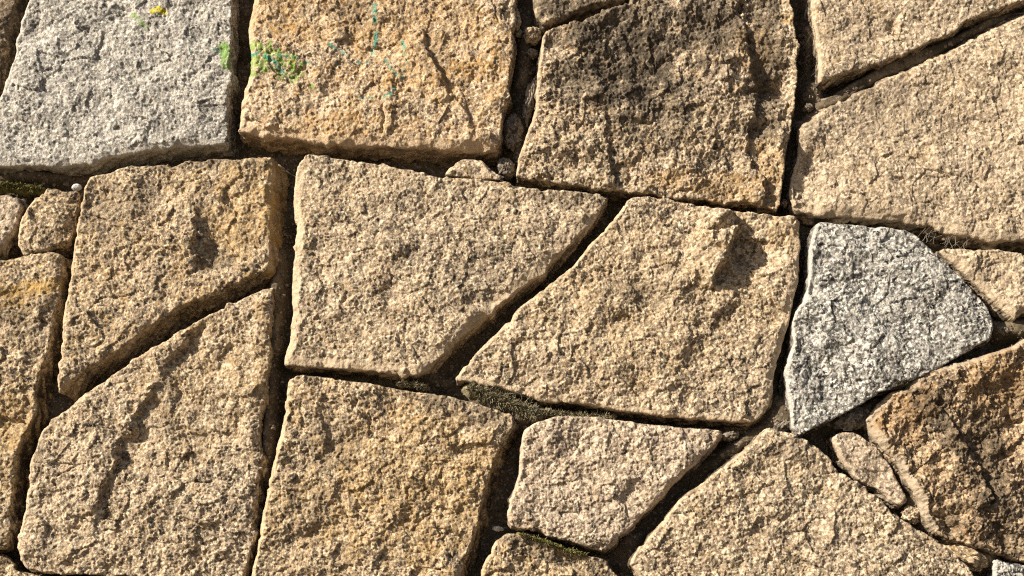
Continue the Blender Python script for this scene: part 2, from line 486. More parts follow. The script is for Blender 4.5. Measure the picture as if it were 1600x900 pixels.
m_mortar = mortar_mat()
m_moss = flat_mat('dry_moss', (.17, .145, .08), (.33, .28, .17), 160)
m_moss2 = flat_mat('olive_moss', (.12, .115, .035), (.22, .19, .07), 160)
m_lichen = flat_mat('brown_lichen', (.10, .085, .055), (.17, .145, .10), 160)
m_grit = flat_mat('joint_crumbs', (.10, .08, .055), (.27, .21, .145), 70)
m_web = flat_mat('pale_threads', (.30, .27, .21), (.20, .17, .13), 60)
m_ground = flat_mat('sandy_ground', (.16, .125, .085), (.11, .085, .06), 3)

# ------------------------------------------------------------------ the ground in front of the wall
gz = -1.5
tag(link('ground', [(-40, -40, gz), (40, -40, gz), (40, 40, gz), (-40, 40, gz)], [(0, 1, 2, 3)], m_ground, (0, 0, gz)), 'brown sandy ground below the stone wall', None, kind='structure')


# ------------------------------------------------------------------ the mortar behind and between the stones
def mortar():
    g = 2.3
    X, Y = np.meshgrid(np.arange(-190, 1790, g), np.arange(-150, 1050, g))
    H = -50 + 7 * gnoise(X / 60, Y / 60, 900) + 4 * gnoise(X / 24, Y / 24, 901) + 3.2 * domes(X / 15, Y / 15, 902) + 2.6 * chips(X / 7, Y / 7, 903, .8) + 1.2 * gnoise(X / 4.5, Y / 4.5, 904)
    lift = [  # x, y, rx, ry, deg, height, sandy share
        (438, 500, 14, 120, 3, 38, .8), (428, 680, 12, 110, 4, 36, .6), (818, 120, 14, 90, 5, 22, .3), (815, 250, 20, 30, 0, 26, .3),
        (1400, 118, 90, 14, -23, 52, .9), (1530, 55, 70, 12, -25, 34, .5), (1300, 172, 45, 12, -27, 44, .5), (1262, 160, 18, 22, 0, 34, .2), (1258, 60, 12, 80, 0, 24, .1),
        (1215, 650, 28, 30, 20, 42, .8), (1165, 690, 40, 16, -30, 26, .3), (1130, 715, 40, 14, -38, 20, .1), (690, 560, 30, 16, -45, 20, .4),
        (860, 400, 110, 14, -42, 14, .2), (1322, 655, 60, 20, -20, 30, .3), (1440, 800, 34, 60, -35, 38, .7), (1515, 862, 50, 22, 25, 48, .8), (1580, 520, 50, 20, 0, 36, .6),
        (1400, 690, 20, 60, -30, 18, .2), (780, 640, 50, 16, 22, 34, .3), (60, 285, 70, 12, 0, 30, .2), (760, 800, 14, 60, 12, 8, .1), (985, 860, 30, 30, 0, 16, .2),
        (820, 660, 20, 30, 0, 24, .2), (980, 630, 140, 14, 8, 24, .3), (1540, 380, 50, 12, 12, 22, .2), (650, 590, 60, 12, 12, 22, .4),
        (1228, 300, 10, 40, 0, 14, .2), (1000, 298, 40, 8, 5, 30, .3), (100, 640, 20, 20, 0, 10, 0)]
    M = np.zeros(X.shape + (4,)); M[..., 3] = 1
    for x, y, rx, ry, dg, h, sa in lift:
        c, s = math.cos(R(dg)), math.sin(R(dg))
        u = ((X - x) * c + (Y - y) * s) / rx; v = (-(X - x) * s + (Y - y) * c) / ry
        e = np.exp(-(u * u + v * v) ** 1.5)
        H += h * e; M[..., 1] = np.maximum(M[..., 1], sa * e)
    M[..., 1] *= smooth(-.3, .3, fbm(X / 22, Y / 22, 910, 3))
    M[..., 0] = smooth(.25, .7, fbm(X / 60, Y / 60, 912, 4)) * .6
    H = np.minimum(H, -9)
    global MORTAR
    MORTAR = (X, Y, H, g)
    n, k = X.shape
    V = plane(X, Y, -60.); V[..., 1] -= (H + 60) * S
    i = np.arange(n * k).reshape(n, k)
    F = np.stack([i[:-1, :-1], i[1:, :-1], i[1:, 1:], i[:-1, 1:]], -1).reshape(-1, 4)
    V = V.reshape(-1, 3); M = M.reshape(-1, 4)
    # the body of the wall behind, down to the ground
    b = len(V); x0, x1, y0, y1, z0, z1 = -3.5, 3.5, .105, .55, gz - .05, 1.3
    bxv = [(x0, y0, z0), (x1, y0, z0), (x1, y1, z0), (x0, y1, z0), (x0, y0, z1), (x1, y0, z1), (x1, y1, z1), (x0, y1, z1)]
    bf = np.array([(0, 1, 5, 4), (1, 2, 6, 5), (2, 3, 7, 6), (3, 0, 4, 7), (4, 5, 6, 7)]) + b
    V = np.concatenate([V, bxv]); F = np.concatenate([F, bf]); M = np.concatenate([M, np.tile([0, 0, 0, 1.], (8, 1))])
    o = link('mortar_bed', V, F, m_mortar, (0, .3, gz), attrs={'wear_shade': M})
    tag(o, 'dark gritty mortar bed showing in the joints between all the stones', 'mortar')


mortar()

# ------------------------------------------------------------------ the stones
GR = 'hewn stones laid in the wall'
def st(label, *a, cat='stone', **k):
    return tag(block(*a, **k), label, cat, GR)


st('large light grey granite stone filling the upper left corner, with green and yellow paint specks', 'granite_stone',
   [(75, -110), (55, -30), (45, 0), (33, 30), (22, 60), (20, 88), (14, 108), (2, 140), (-8, 175), (-30, 250), (-20, 262), (0, 260), (43, 258), (97, 260), (143, 254), (173, 246), (205, 238), (250, 233), (277, 228), (353, 225), (356, 190), (358, 120), (361, 60), (363, 0), (364, -110)],
   m_grey, 11, soil=.5, base=6, tilt=(0, 0), rough=.95, big=.7, draft={'B': .12, 'R': -.02}, dress={'B': (8, 3)}, edge=2.6,
   feats=[('b', 160, 165, 22, 16, 0, -5), ('b', 60, 50, 22, 16, 0, -5), ('b', 105, 92, 12, 9, 0, -5), ('b', 333, 130, 16, 20, 0, -6), ('b', 30, 205, 22, 14, 0, -5), ('b', 190, 15, 14, 12, 0, -5)],
   paint=[(0, [(208, 23), (216, 30), (222, 36)], 3, .35), (0, [(220, 36), (230, 44)], 2.5, .2), (2, [(238, 17), (246, 14), (256, 18)], 4, .5), (0, [(238, 20), (250, 22)], 2, .1), (0, [(348, 72), (352, 85), (355, 100)], 8, .55), (1, [(334, 76), (342, 79)], 1.3, .0), (1, [(298, 80), (304, 84)], 1.5, .0)])
st('dark brown stone with a lit left face, only a sliver in the top left corner', 'weathered_stone',
   [(-120, -110), (50, -100), (38, -30), (22, 8), (16, 40), (11, 70), (0, 90), (-6, 130), (-60, 150), (-130, 100)], m_brown, 12, base=-6, draft={'R': .3}, spots=[(0, 25, 30, 30, 90, 0, .6)])
st('orange tan granite stone at top centre left, with green and teal paint scribbles', 'granite_stone',
   [(397, -110), (395, 0), (391, 18), (386, 42), (390, 76), (389, 113), (380, 140), (375, 165), (372, 189), (370, 206), (382, 206), (408, 212), (453, 217), (506, 221), (537, 226), (605, 228), (661, 230), (710, 233), (745, 236), (776, 236), (783, 208), (790, 162), (797, 113), (804, 68), (800, 38), (805, 0), (806, -110)],
   m_orange, 13, soil=.6, base=10, tilt=(0, .01), rough=1.2, big=.8, draft={'B': .12, 'R': .04, 'L': .02}, dress={'B': (13, 5), 'L': (9, 5)}, edge=2.6,
   feats=[('s', [(655, 30), (675, 80), (690, 125), (720, 165), (745, 195), (772, 218)], 13, 3, 40, 34), ('c', [(600, 165), (606, 190), (594, 212)], 5, 3), ('b', 560, 20, 26, 30, 10, -7), ('b', 545, 70, 20, 20, 0, -5), ('c', [(772, 0), (782, 14), (780, 30)], 4, 2.5), ('c', [(470, 116), (480, 110), (482, 98)], 4, 2)],
   spots=[(1, 470, 20, 120, 50, 0, .35), (1, 660, 60, 160, 90, 30, .35), (1, 560, 200, 140, 30, 0, .3), (0, 560, 20, 30, 40, 0, .3), (0, 680, 90, 25, 50, -20, .3)],  # dark spot at the top hollow paints its shadow into the colour
   paint=[(0, [(391, 72), (390, 90), (391, 114)], 4.5, .5), (0, [(398, 70), (406, 76), (402, 88), (406, 104), (398, 112)], 7, .14), (0, [(423, 70), (420, 84), (418, 98), (414, 110)], 4.5, .22), (0, [(436, 82), (432, 96), (440, 100)], 4, .2), (0, [(446, 78), (444, 90)], 3.5, .15),
          (0, [(458, 92), (457, 106), (464, 112), (458, 124)], 6, .25), (0, [(436, 120), (440, 122)], 4, .2), (0, [(484, 132), (488, 136)], 3, 0.), (0, [(398, 84), (430, 96), (462, 110)], 17, -.12),
          (1, [(392, 84), (404, 85), (416, 90), (428, 96), (436, 104), (443, 114)], 2.6, .3), (1, [(436, 88), (452, 90)], 1.9, .25), (1, [(460, 92), (474, 96), (484, 100)], 1.6, .1),
          (1, [(585, 6), (586, 34)], 2.6, .5), (1, [(587, 50), (586, 64), (581, 82)], 2.4, .5), (1, [(512, 66), (526, 78), (541, 84)], 1.8, .2), (1, [(602, 92), (612, 110), (621, 120)], 2.0, .35), (1, [(628, 62), (633, 80), (635, 100)], 2.4, .35),
          (1, [(634, 106), (628, 124)], 1.8, .1), (1, [(618, 138), (610, 148), (598, 153)], 2.3, .3), (1, [(587, 153), (562, 154)], 1.4, .1), (1, [(573, 98), (577, 99)], 2.2, .1), (1, [(559, 96), (561, 98)], 2, .1)])
st('dark weathered stone at top centre with blackened patches and a vertical crack at its foot', 'weathered_stone',
   [(990, -110), (984, 2), (947, 14), (913, 30), (888, 37), (853, 42), (846, 65), (842, 89), (838, 124), (836, 167), (824, 202), (814, 233), (803, 277), (838, 281), (896, 291), (947, 296), (970, 296), (993, 300), (1032, 305), (1083, 311), (1133, 317), (1168, 315), (1199, 324), (1215, 330), (1221, 311), (1225, 272), (1232, 218), (1238, 183), (1246, 124), (1246, 78), (1242, 23), (1236, 0), (1232, -110)],
   m_dark, 14, base=8, rough=1.6, big=1.1, amp=1.25, draft={'B': .06, 'R': .08},
   feats=[('k', [(1150, -110), (1160, 0), (1162, 50), (1178, 90), (1186, 140), (1176, 190), (1172, 236), (1176, 250)], 13, 4), ('s', [(948, 175), (955, 230), (958, 262), (972, 292)], 13, 3, 30, 22), ('s', [(985, 262), (976, 280), (970, 296)], 9, 2.5, 10, 8), ('s', [(1003, 268), (996, 282)], 8, 2.5, 9, 9),
          ('b', 1000, 120, 50, 34, 30, -12), ('b', 905, 130, 26, 20, 0, -9), ('s', [(940, 28), (975, 14), (1010, 2)], -8, 4, 16, 16), ('b', 1215, 165, 20, 16, 0, 9), ('b', 1224, 222, 16, 26, 0, 25), ('b', 1200, 135, 30, 9, -15, -10), ('b', 1205, 195, 30, 7, -8, -9), ('b', 1180, 15, 18, 18, 0, -12), ('b', 1225, 60, 14, 30, 0, 8), ('b', 1212, 265, 18, 60, 0, 7), ('c', [(1172, 195), (1174, 240)], 6, 3)],
   spots=[(0, 985, 100, 90, 90, 35, .95), (0, 920, 125, 70, 40, 0, .75), (0, 940, 35, 80, 30, -15, .8), (0, 1110, 40, 60, 70, 0, .8), (0, 1040, 170, 60, 70, 20, .55), (0, 1200, 100, 30, 90, 0, .7), (0, 1010, 20, 60, 26, 0, .6), (0, 1190, 30, 22, 60, 0, .6), (0, 960, 240, 22, 50, 0, .45), (0, 1190, 200, 25, 16, 0, .7), (1, 1185, 75, 40, 45, 0, .5), (1, 1130, 292, 110, 24, 5, .5), (1, 1205, 270, 24, 70, 0, .45), (1, 1232, 28, 8, 8, 0, 1)])
st('small blackened stone cut off by the top edge, above the dark weathered stone', 'weathered_stone',
   [(833, -110), (833, 0), (835, 24), (850, 35), (872, 30), (900, 15), (925, 7), (962, 0), (980, -10), (984, -110)], m_dark, 15, base=4, edge=5.9, draft={'B': .3}, spots=[(0, 900, 5, 90, 30, 0, .7)])
st('beige stone with a pointed lower left corner at the top right edge', 'sandstone_block',
   [(1266, -110), (1269, 0), (1271, 37), (1278, 75), (1280, 128), (1287, 127), (1334, 109), (1381, 95), (1423, 78), (1441, 71), (1479, 55), (1500, 44), (1512, 32), (1553, 18), (1600, -1), (1700, -40), (1700, -110)],
   m_tan2, 16, base=10, rough=.85, big=.7, draft={'B': .16, 'L': .05}, edge=3.2, feats=[('b', 1400, 40, 16, 12, 0, -8), ('b', 1330, 40, 14, 14, 0, -3), ('b', 1560, 10, 20, 12, 0, -5)])
st('largest smooth beige stone at the right edge, its lower edge a thick ledge', 'sandstone_block',
   [(1250, 200), (1283, 176), (1306, 163), (1334, 149), (1385, 126), (1441, 100), (1479, 84), (1502, 72), (1544, 49), (1600, 26), (1720, -25), (1720, 372), (1600, 374), (1553, 377), (1525, 369), (1479, 362), (1441, 350), (1404, 343), (1343, 338), (1273, 333), (1243, 324), (1236, 303), (1242, 261), (1249, 233)],
   m_tan2, 17, base=2, tilt=(.01, 0), rough=.85, big=.9, draft={'B': .22, 'T': .75, 'L': .03}, dress={'B': (14, 5)}, edge=3.2,
   feats=[('s', [(1600, 325), (1560, 340), (1530, 352)], -8, 3, 14, 14), ('b', 1262, 285, 26, 42, 0, -13), ('b', 1270, 205, 20, 18, 0, 8), ('b', 1380, 180, 40, 24, 0, -4), ('b', 1560, 90, 60, 40, 0, 4)],
   spots=[(0, 1262, 205, 26, 26, 0, .4), (0, 1400, 170, 70, 40, -20, .25), (0, 1340, 150, 60, 10, -25, .4)])
st('small rounded pinkish stone cut off by the left edge beside a square block', 'sandstone_block',
   [(-80, 312), (0, 306), (14, 303), (27, 308), (33, 322), (26, 344), (20, 360), (9, 376), (-3, 390), (-70, 425)], m_pink, 18, base=-4, edge=4.5, amp=.7, rough=.8, draft={'R': .2, 'B': .2}, dress={'B': (7, 5)})
st('small square tan block at left, right beside the white pebble', 'sandstone_block',
   [(72, 296), (86, 294), (96, 300), (108, 300), (123, 299), (121, 316), (117, 340), (113, 360), (110, 379), (86, 386), (60, 391), (36, 398), (27, 390), (28, 368), (32, 344), (42, 324), (54, 310), (68, 304)], m_yellow, 19, base=0, edge=4.5, amp=.7, rough=1.1, draft={'B': .25})
st('stone at the lower left edge with an orange rust stripe near its top', 'granite_stone',
   [(-90, 407), (0, 408), (24, 402), (48, 396), (80, 394), (95, 398), (98, 410), (96, 440), (89, 472), (83, 496), (77, 530), (69, 558), (58, 583), (52, 617), (52, 648), (30, 692), (22, 730), (17, 787), (16, 824), (8, 858), (-90, 868)],
   m_yellow, 20, base=2, rough=1.1, edge=3.9, draft={'R': .22}, feats=[('b', 30, 660, 40, 14, -10, -7), ('c', [(46, 400), (52, 430), (60, 450)], 3, 3), ('c', [(0, 655), (40, 662)], 5, 4)], spots=[(1, 40, 452, 90, 13, -6, 1.), (1, 10, 475, 60, 8, -6, .7), (1, 30, 700, 60, 90, 0, .4), (0, 20, 500, 60, 40, 0, .3)])
st('broad tan stone left of centre with a brown right side and slanting lower edge', 'granite_stone',
   [(138, 276), (160, 272), (188, 264), (224, 258), (280, 254), (328, 250), (380, 247), (424, 246), (426, 262), (425, 300), (423, 350), (420, 400), (421, 421), (400, 428), (376, 440), (340, 456), (280, 476), (256, 492), (224, 516), (192, 540), (160, 560), (112, 592), (89, 616), (90, 592), (93, 560), (97, 520), (102, 480), (108, 430), (114, 392), (120, 352), (125, 320), (131, 290)],
   m_yellow, 21, soil=.45, base=6, rough=1.15, big=1.1, draft={'R': .24, 'B': .24}, edge=3.2, dress={'R': (8, 3)},
   feats=[('b', 335, 392, 34, 34, 20, -14), ('s', [(300, 300), (306, 340), (300, 380), (312, 410)], 10, 4, 30, 30), ('b', 360, 330, 24, 26, 0, -5), ('b', 210, 420, 60, 50, 0, 4)],
   spots=[(0, 330, 400, 30, 28, 0, .5), (0, 180, 330, 60, 60, 0, .3), (1, 380, 320, 60, 80, 0, .4), (1, 424, 340, 14, 90, 0, .8), (0, 300, 255, 130, 10, 0, .4)])  # dark spots in the lower hollow and along the top edge are painted shade
st('tall tan stone at lower left with a ridge running down its face', 'granite_stone',
   [(428, 449), (410, 452), (384, 463), (336, 487), (288, 511), (240, 540), (200, 568), (151, 602), (87, 649), (72, 660), (60, 677), (47, 711), (43, 749), (34, 805), (25, 860), (40, 890), (76, 897), (200, 900), (200, 960), (378, 960), (381, 900), (393, 847), (400, 787), (404, 750), (410, 719), (405, 685), (407, 654), (413, 628), (419, 590), (422, 560), (424, 500)],
   m_tan, 22, base=4, rough=1.1, big=1.1, draft={'R': .16, 'T': .05}, edge=3.2,
   feats=[('s', [(325, 500), (300, 525), (258, 575), (242, 609), (215, 655), (186, 690), (172, 740), (158, 785), (128, 820)], 17, 5, 50, 44), ('s', [(355, 850), (320, 870), (285, 900)], -13, 4, 24, 18), ('s', [(140, 858), (120, 868), (96, 890)], 8, 3, 12, 20), ('b', 350, 560, 30, 26, 0, -6), ('b', 285, 600, 26, 30, 30, -7), ('b', 60, 720, 12, 26, 0, -5), ('c', [(90, 745), (120, 730), (140, 722)], 4, 2)],
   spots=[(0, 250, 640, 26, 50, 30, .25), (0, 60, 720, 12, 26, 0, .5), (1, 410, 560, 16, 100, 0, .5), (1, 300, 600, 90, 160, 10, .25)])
st('cream tan stone in the centre with a dressed lower rim and slanting right edge', 'granite_stone',
   [(480, 241), (462, 257), (458, 278), (456, 322), (461, 353), (458, 398), (453, 442), (456, 487), (451, 531), (442, 556), (441, 570), (511, 574), (556, 578), (613, 584), (649, 586), (667, 578), (720, 527), (778, 478), (800, 460), (844, 429), (898, 376), (933, 336), (952, 308), (924, 301), (844, 294), (800, 288), (782, 284), (747, 278), (702, 277), (682, 276), (662, 268), (640, 263), (600, 259), (547, 249), (498, 244)],
   m_tan, 23, base=8, rough=1.0, big=.8, draft={'R': .10, 'B': .04}, dress={'B': (16, 5), 'L': (12, 6)}, edge=2.6, soil=.6,
   feats=[('b', 610, 460, 20, 14, 0, -5), ('b', 755, 470, 40, 8, -8, -5), ('b', 740, 420, 30, 22, 40, -4), ('b', 690, 390, 8, 8, 0, -5), ('b', 700, 345, 8, 7, 0, -4), ('b', 620, 500, 25, 15, 0, -4)],
   spots=[(0, 740, 440, 40, 60, 0, .22), (0, 900, 310, 70, 14, 5, .4)])
st('small pointed tan chip wedged below the orange tan stone, above the central one', 'stone_chip',
   [(694, 272), (700, 262), (712, 254), (724, 248), (738, 249), (751, 250), (764, 261), (782, 275), (784, 281), (747, 279), (720, 276)], m_tan2, 24, base=2, edge=3.2, amp=.6, rough=.8, depth=50)
st('large tan stone right of centre with a bulge casting a round shadow', 'granite_stone',
   [(990, 307), (1025, 308), (1067, 317), (1147, 329), (1203, 336), (1240, 338), (1251, 345), (1252, 373), (1247, 434), (1232, 504), (1215, 560), (1206, 610), (1200, 640), (1176, 659), (1147, 658), (1053, 651), (983, 642), (913, 630), (848, 626), (801, 610), (741, 597), (710, 592), (727, 570), (760, 536), (790, 505), (801, 491), (843, 457), (895, 415), (932, 373), (960, 341), (980, 314)],
   m_tan, 25, base=6, rough=1.1, big=1.0, draft={'R': .10, 'B': .10, 'L': .02}, dress={'R': (11, 4), 'B': (8, 3)}, edge=2.6,
   feats=[('s', [(1126, 318), (1144, 336), (1154, 360), (1144, 390), (1122, 420), (1108, 446)], 48, 7, 52, 40), ('b', 1170, 400, 26, 34, 10, -9), ('b', 1108, 372, 40, 34, 30, 7), ('b', 1010, 460, 30, 18, 20, -6), ('b', 905, 510, 26, 30, 0, -5), ('s', [(1176, 622), (1172, 640), (1158, 656)], 13, 2.5, 12, 30), ('b', 815, 540, 12, 10, 0, -5), ('b', 1080, 560, 24, 20, 0, -5)],
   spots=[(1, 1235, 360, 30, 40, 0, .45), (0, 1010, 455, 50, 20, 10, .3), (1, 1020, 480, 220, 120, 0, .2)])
st('white and black speckled granite stone at right, clean cut and pointed at its foot', 'granite_stone',
   [(1279, 347), (1349, 352), (1414, 359), (1429, 366), (1467, 400), (1501, 434), (1543, 480), (1553, 508), (1549, 526), (1518, 546), (1484, 565), (1442, 586), (1422, 596), (1380, 611), (1328, 641), (1250, 679), (1239, 668), (1235, 632), (1230, 611), (1229, 573), (1242, 535), (1238, 514), (1242, 489), (1256, 472), (1265, 442), (1265, 396), (1271, 366)],
   m_white, 26, base=10, rough=.8, big=.8, edge=2.0, amp=.6, draft={'R': .03, 'B': .0},
   feats=[('b', 1290, 590, 18, 40, -30, -9), ('b', 1330, 560, 16, 22, -30, -8), ('b', 1262, 520, 24, 26, 0, -8), ('b', 1365, 460, 16, 40, -25, -6), ('b', 1480, 470, 24, 16, 0, -6), ('b', 1400, 400, 40, 30, 0, 4), ('b', 1270, 450, 10, 20, 0, -7)])
st('small beige stone with a pointed foot, wedged beside the speckled granite at right edge', 'sandstone_block',
   [(1472, 388), (1518, 390), (1560, 390), (1600, 396), (1690, 402), (1690, 470), (1600, 488), (1587, 500), (1576, 490), (1547, 464), (1518, 434), (1486, 404)], m_tan2, 27, base=-2, edge=3.2, draft={'L': .2, 'B': .3}, dress={'L': (12, 7)}, feats=[('b', 1575, 430, 18, 20, 0, -6)])
st('rusty brown stone at the lower right edge with a pale curved rim', 'rusty_stone',
   [(1600, 531), (1560, 549), (1526, 558), (1492, 567), (1452, 575), (1432, 590), (1418, 606), (1395, 611), (1376, 630), (1355, 653), (1362, 676), (1380, 701), (1400, 719), (1416, 747), (1432, 779), (1443, 808), (1458, 829), (1482, 843), (1520, 855), (1557, 866), (1600, 878), (1710, 885), (1710, 500)],
   m_brown, 28, base=8, rough=1.9, big=1.4, draft={'L': .12, 'B': .2}, dress={'L': (10, 6), 'T': (6, 4)}, edge=3.2,
   feats=[('s', [(1450, 610), (1475, 650), (1505, 690), (1535, 740), (1545, 790), (1560, 860)], 22, 5, 45, 40), ('s', [(1515, 570), (1545, 620), (1550, 660)], 10, 4, 20, 24), ('b', 1485, 820, 12, 24, -10, -14), ('b', 1590, 640, 20, 26, 0, -8)],
   spots=[(0, 1470, 660, 26, 70, -35, .7), (0, 1545, 740, 34, 100, -10, .75), (0, 1570, 620, 30, 36, 0, .4), (0, 1590, 850, 70, 34, 0, .55), (1, 1420, 640, 50, 50, 0, .6), (1, 1560, 600, 60, 60, 0, .5), (0, 1490, 815, 20, 30, 0, .6)])
st('slim leaning beige stone between the rusty stone and the big lower right stone', 'stone_chip',
   [(1297, 684), (1312, 677), (1333, 675), (1351, 684), (1374, 701), (1389, 722), (1406, 758), (1418, 782), (1408, 790), (1392, 780), (1376, 766), (1354, 756), (1337, 747), (1322, 729), (1308, 701)], m_pink, 29, base=-4, edge=3.9, amp=.7, rough=.7, draft={'B': .25, 'R': .1})
st('large tan stone at the bottom right, rising to a peak under the speckled granite', 'granite_stone',
   [(984, 880), (1000, 854), (1032, 821), (1065, 779), (1114, 743), (1146, 717), (1179, 688), (1201, 669), (1244, 679), (1272, 694), (1301, 719), (1322, 741), (1356, 763), (1384, 790), (1408, 811), (1443, 832), (1482, 857), (1508, 879), (1528, 905), (1570, 960), (1040, 960), (1000, 900)],
   m_tan, 30, base=6, rough=1.05, big=.8, draft={'L': .04, 'B': .3}, dress={'B': (22, 10)}, edge=3.2, feats=[('b', 1290, 740, 40, 30, 0, -3), ('b', 1150, 800, 30, 40, 30, -4)], spots=[(0, 1230, 700, 50, 20, 10, .3)])
st('pinkish tan wedge shaped stone at bottom centre between two slanting joints', 'granite_stone',
   [(820, 672), (834, 661), (870, 651), (935, 652), (1016, 664), (1065, 669), (1125, 673), (1128, 680), (1112, 698), (1084, 726), (1049, 759), (1016, 794), (984, 827), (950, 860), (922, 856), (883, 844), (837, 831), (796, 822), (792, 805), (795, 786), (810, 750), (813, 714), (817, 685)],
   m_pink, 31, base=6, rough=1.0, big=.8, draft={'R': .14, 'B': .08}, dress={'R': (6, 3)}, edge=3.2, feats=[('b', 985, 780, 16, 16, 0, -7), ('b', 930, 690, 18, 14, 0, -5), ('b', 820, 740, 14, 20, 0, -5)])
st('rough mossy topped stone cut off by the bottom edge, left of the big peaked one', 'weathered_stone',
   [(740, 960), (752, 895), (762, 870), (775, 847), (792, 835), (825, 834), (870, 855), (909, 866), (944, 875), (954, 888), (968, 905), (970, 960)], m_yellow, 32, base=-4, rough=1.3, edge=4.5, spots=[(0, 860, 860, 90, 18, 12, .55)], feats=[('b', 885, 880, 12, 14, 0, -8), ('b', 800, 855, 22, 20, 0, 4)])
st('golden tan square stone at bottom, left of centre, with a brown right side', 'granite_stone',
   [(450, 596), (461, 588), (500, 590), (552, 596), (604, 605), (640, 613), (676, 616), (724, 625), (764, 637), (800, 648), (803, 662), (782, 694), (770, 724), (754, 776), (742, 828), (718, 896), (700, 960), (380, 960), (392, 896), (404, 844), (412, 788), (428, 720), (441, 660), (445, 620)],
   m_yellow, 33, base=8, rough=1.25, big=1.1, draft={'R': .26, 'L': .04}, dress={'L': (6, 4)}, edge=3.2,
   feats=[('b', 530, 680, 26, 40, 30, -10), ('s', [(500, 640), (505, 690), (492, 720)], 8, 4, 26, 26), ('b', 470, 790, 20, 20, 0, -6), ('b', 650, 780, 50, 40, 0, 3), ('b', 485, 835, 34, 10, -20, -6)],
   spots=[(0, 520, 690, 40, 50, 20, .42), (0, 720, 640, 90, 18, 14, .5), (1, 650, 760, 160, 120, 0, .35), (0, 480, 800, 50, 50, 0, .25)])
st('rough stone showing only its top in the bottom left corner', 'weathered_stone',
   [(-70, 874), (0, 869), (16, 878), (24, 893), (70, 902), (180, 910), (180, 960), (-70, 960)], m_yellow, 34, base=-2, edge=3.9, rough=1.1, coarse=True)
st('grey white granite corner peeping in at the bottom right', 'granite_stone',
   [(1557, 873), (1600, 884), (1690, 892), (1690, 950), (1553, 950), (1552, 892)], m_white, 35, base=0, edge=3.2, amp=.7)


# ------------------------------------------------------------------ pebbles and grit lodged in the joints
def pebble(label, px, py, rx, ry, h, mat, deg=0, seed=1, name='pebble', ang=1.0, cat='pebble'):
    nu, nv = 64, 40
    u = np.linspace(0, 2 * np.pi, nu, endpoint=False); v = np.linspace(0, np.pi, nv)
    U, Vv = np.meshgrid(u, v)
    x = np.cos(U) * np.sin(Vv); y = np.sin(U) * np.sin(Vv); z = np.cos(Vv)
    def n3(k, s):
        w = np.abs(np.stack([x, y, z])) ** 3; w /= w.sum(0)
        return w[0] * gnoise(y * k + 5, z * k, s) + w[1] * gnoise(x * k, z * k + 9, s + 1) + w[2] * gnoise(x * k, y * k, s + 2)
    r = 1 + ang * (.30 * n3(1.6, seed) + .20 * n3(4, seed + 4) + .11 * n3(10, seed + 7))
    c, s = math.cos(R(deg)), math.sin(R(deg))
    ex, ey, ez = x * r * rx, y * r * ry, z * r * min(rx, ry) * 1.1
    X = px + ex * c - ey * s; Y = py + ex * s + ey * c
    W = plane(X, Y, h); W[..., 1] -= ez * S
    i = np.arange(nu * nv).reshape(nv, nu); j = np.roll(i, -1, 1)
    F = np.stack([i[:-1], j[:-1], j[1:], i[1:]], -1).reshape(-1, 4)
    V = W.reshape(-1, 3)
    o = link(name, V, F, mat, plane(np.array(px), np.array(py), h - min(rx, ry)), attrs={'wear_shade': np.tile([0, 0, 0, 1.], (len(V), 1))})
    return tag(o, label, cat, 'small stones lodged in the joints')


pebble('smooth white oval pebble in the joint above the small square block', 120, 293, 7.5, 5.5, -4, m_chip, -8, 1, ang=.25)
pebble('rounded brown lump in the joint left of the dark weathered stone, lowest large one', 801, 208, 15, 25, -24, m_pebble, 4, 2, name='rubble_stone')
pebble('knobbly dark lump at the foot of the vertical joint beside the pointed chip', 791, 263, 13, 16, -22, m_pebble, -30, 3, name='rubble_stone')
pebble('brown lump high in the joint, under the small blackened stone', 832, 56, 13, 13, -20, m_dark, 0, 4, name='rubble_stone')
pebble('little grey pebble just below the high brown lump in the joint', 831, 84, 9, 8, -26, m_pebble, 0, 5)
pebble('slim upright flake set against the left edge of the dark weathered stone', 827, 158, 8, 34, -20, m_pebble, 10, 6, name='stone_flake', cat='stone flake')
pebble('pale lump stuck on the top right edge of the orange tan stone', 806, 32, 8, 15, -14, m_tan2, 0, 7, name='rubble_stone')
pebble('small pale pebble right under the lump on the orange stone edge', 810, 52, 6, 6, -22, m_tan2, 0, 8)
pebble('small tilted brown pebble left of the foot of the dark weathered stone', 812, 246, 7, 16, -30, m_pebble, 12, 9)
pebble('tiny white quartz chip in the dark joint beside the mossy topped stone', 778, 826, 8, 4, -24, m_chip, 5, 10, name='quartz_chip', cat='quartz chip')
pebble('tiny white chip low in the slanting joint beside the big peaked stone', 990, 840, 5, 3, -40, m_chip, 0, 11, name='quartz_chip', cat='quartz chip')
pebble('tiny white fleck halfway up the slanting joint above the big peaked stone', 1108, 742, 3, 3, -40, m_chip, 0, 12, name='quartz_chip', cat='quartz chip')
pebble('small brown chip off the right tip of the wedge shaped pinkish stone', 1141, 681, 13, 8, -20, m_pebble, -12, 13, name='stone_chip', cat='stone chip')
pebble('broad brown rubble stone in the shadow under the speckled granite', 1330, 655, 26, 16, -22, m_pebble, -18, 14, name='rubble_stone')
pebble('small round pebble between the speckled granite and the rusty stone', 1353, 645, 6, 6, -14, m_pebble, 0, 15)
pebble('sandy rubble lump at the lower tip of the slim leaning stone', 1424, 804, 15, 14, -18, m_tan, 20, 16, name='rubble_stone')
pebble('rough dark rubble lump in the bottom joint of the rusty stone', 1510, 868, 36, 17, -16, m_yellow, 25, 17, name='rubble_stone')
pebble('flat grey pebble under the right tip of the speckled granite', 1568, 517, 10, 6, -14, m_pebble, 20, 18)
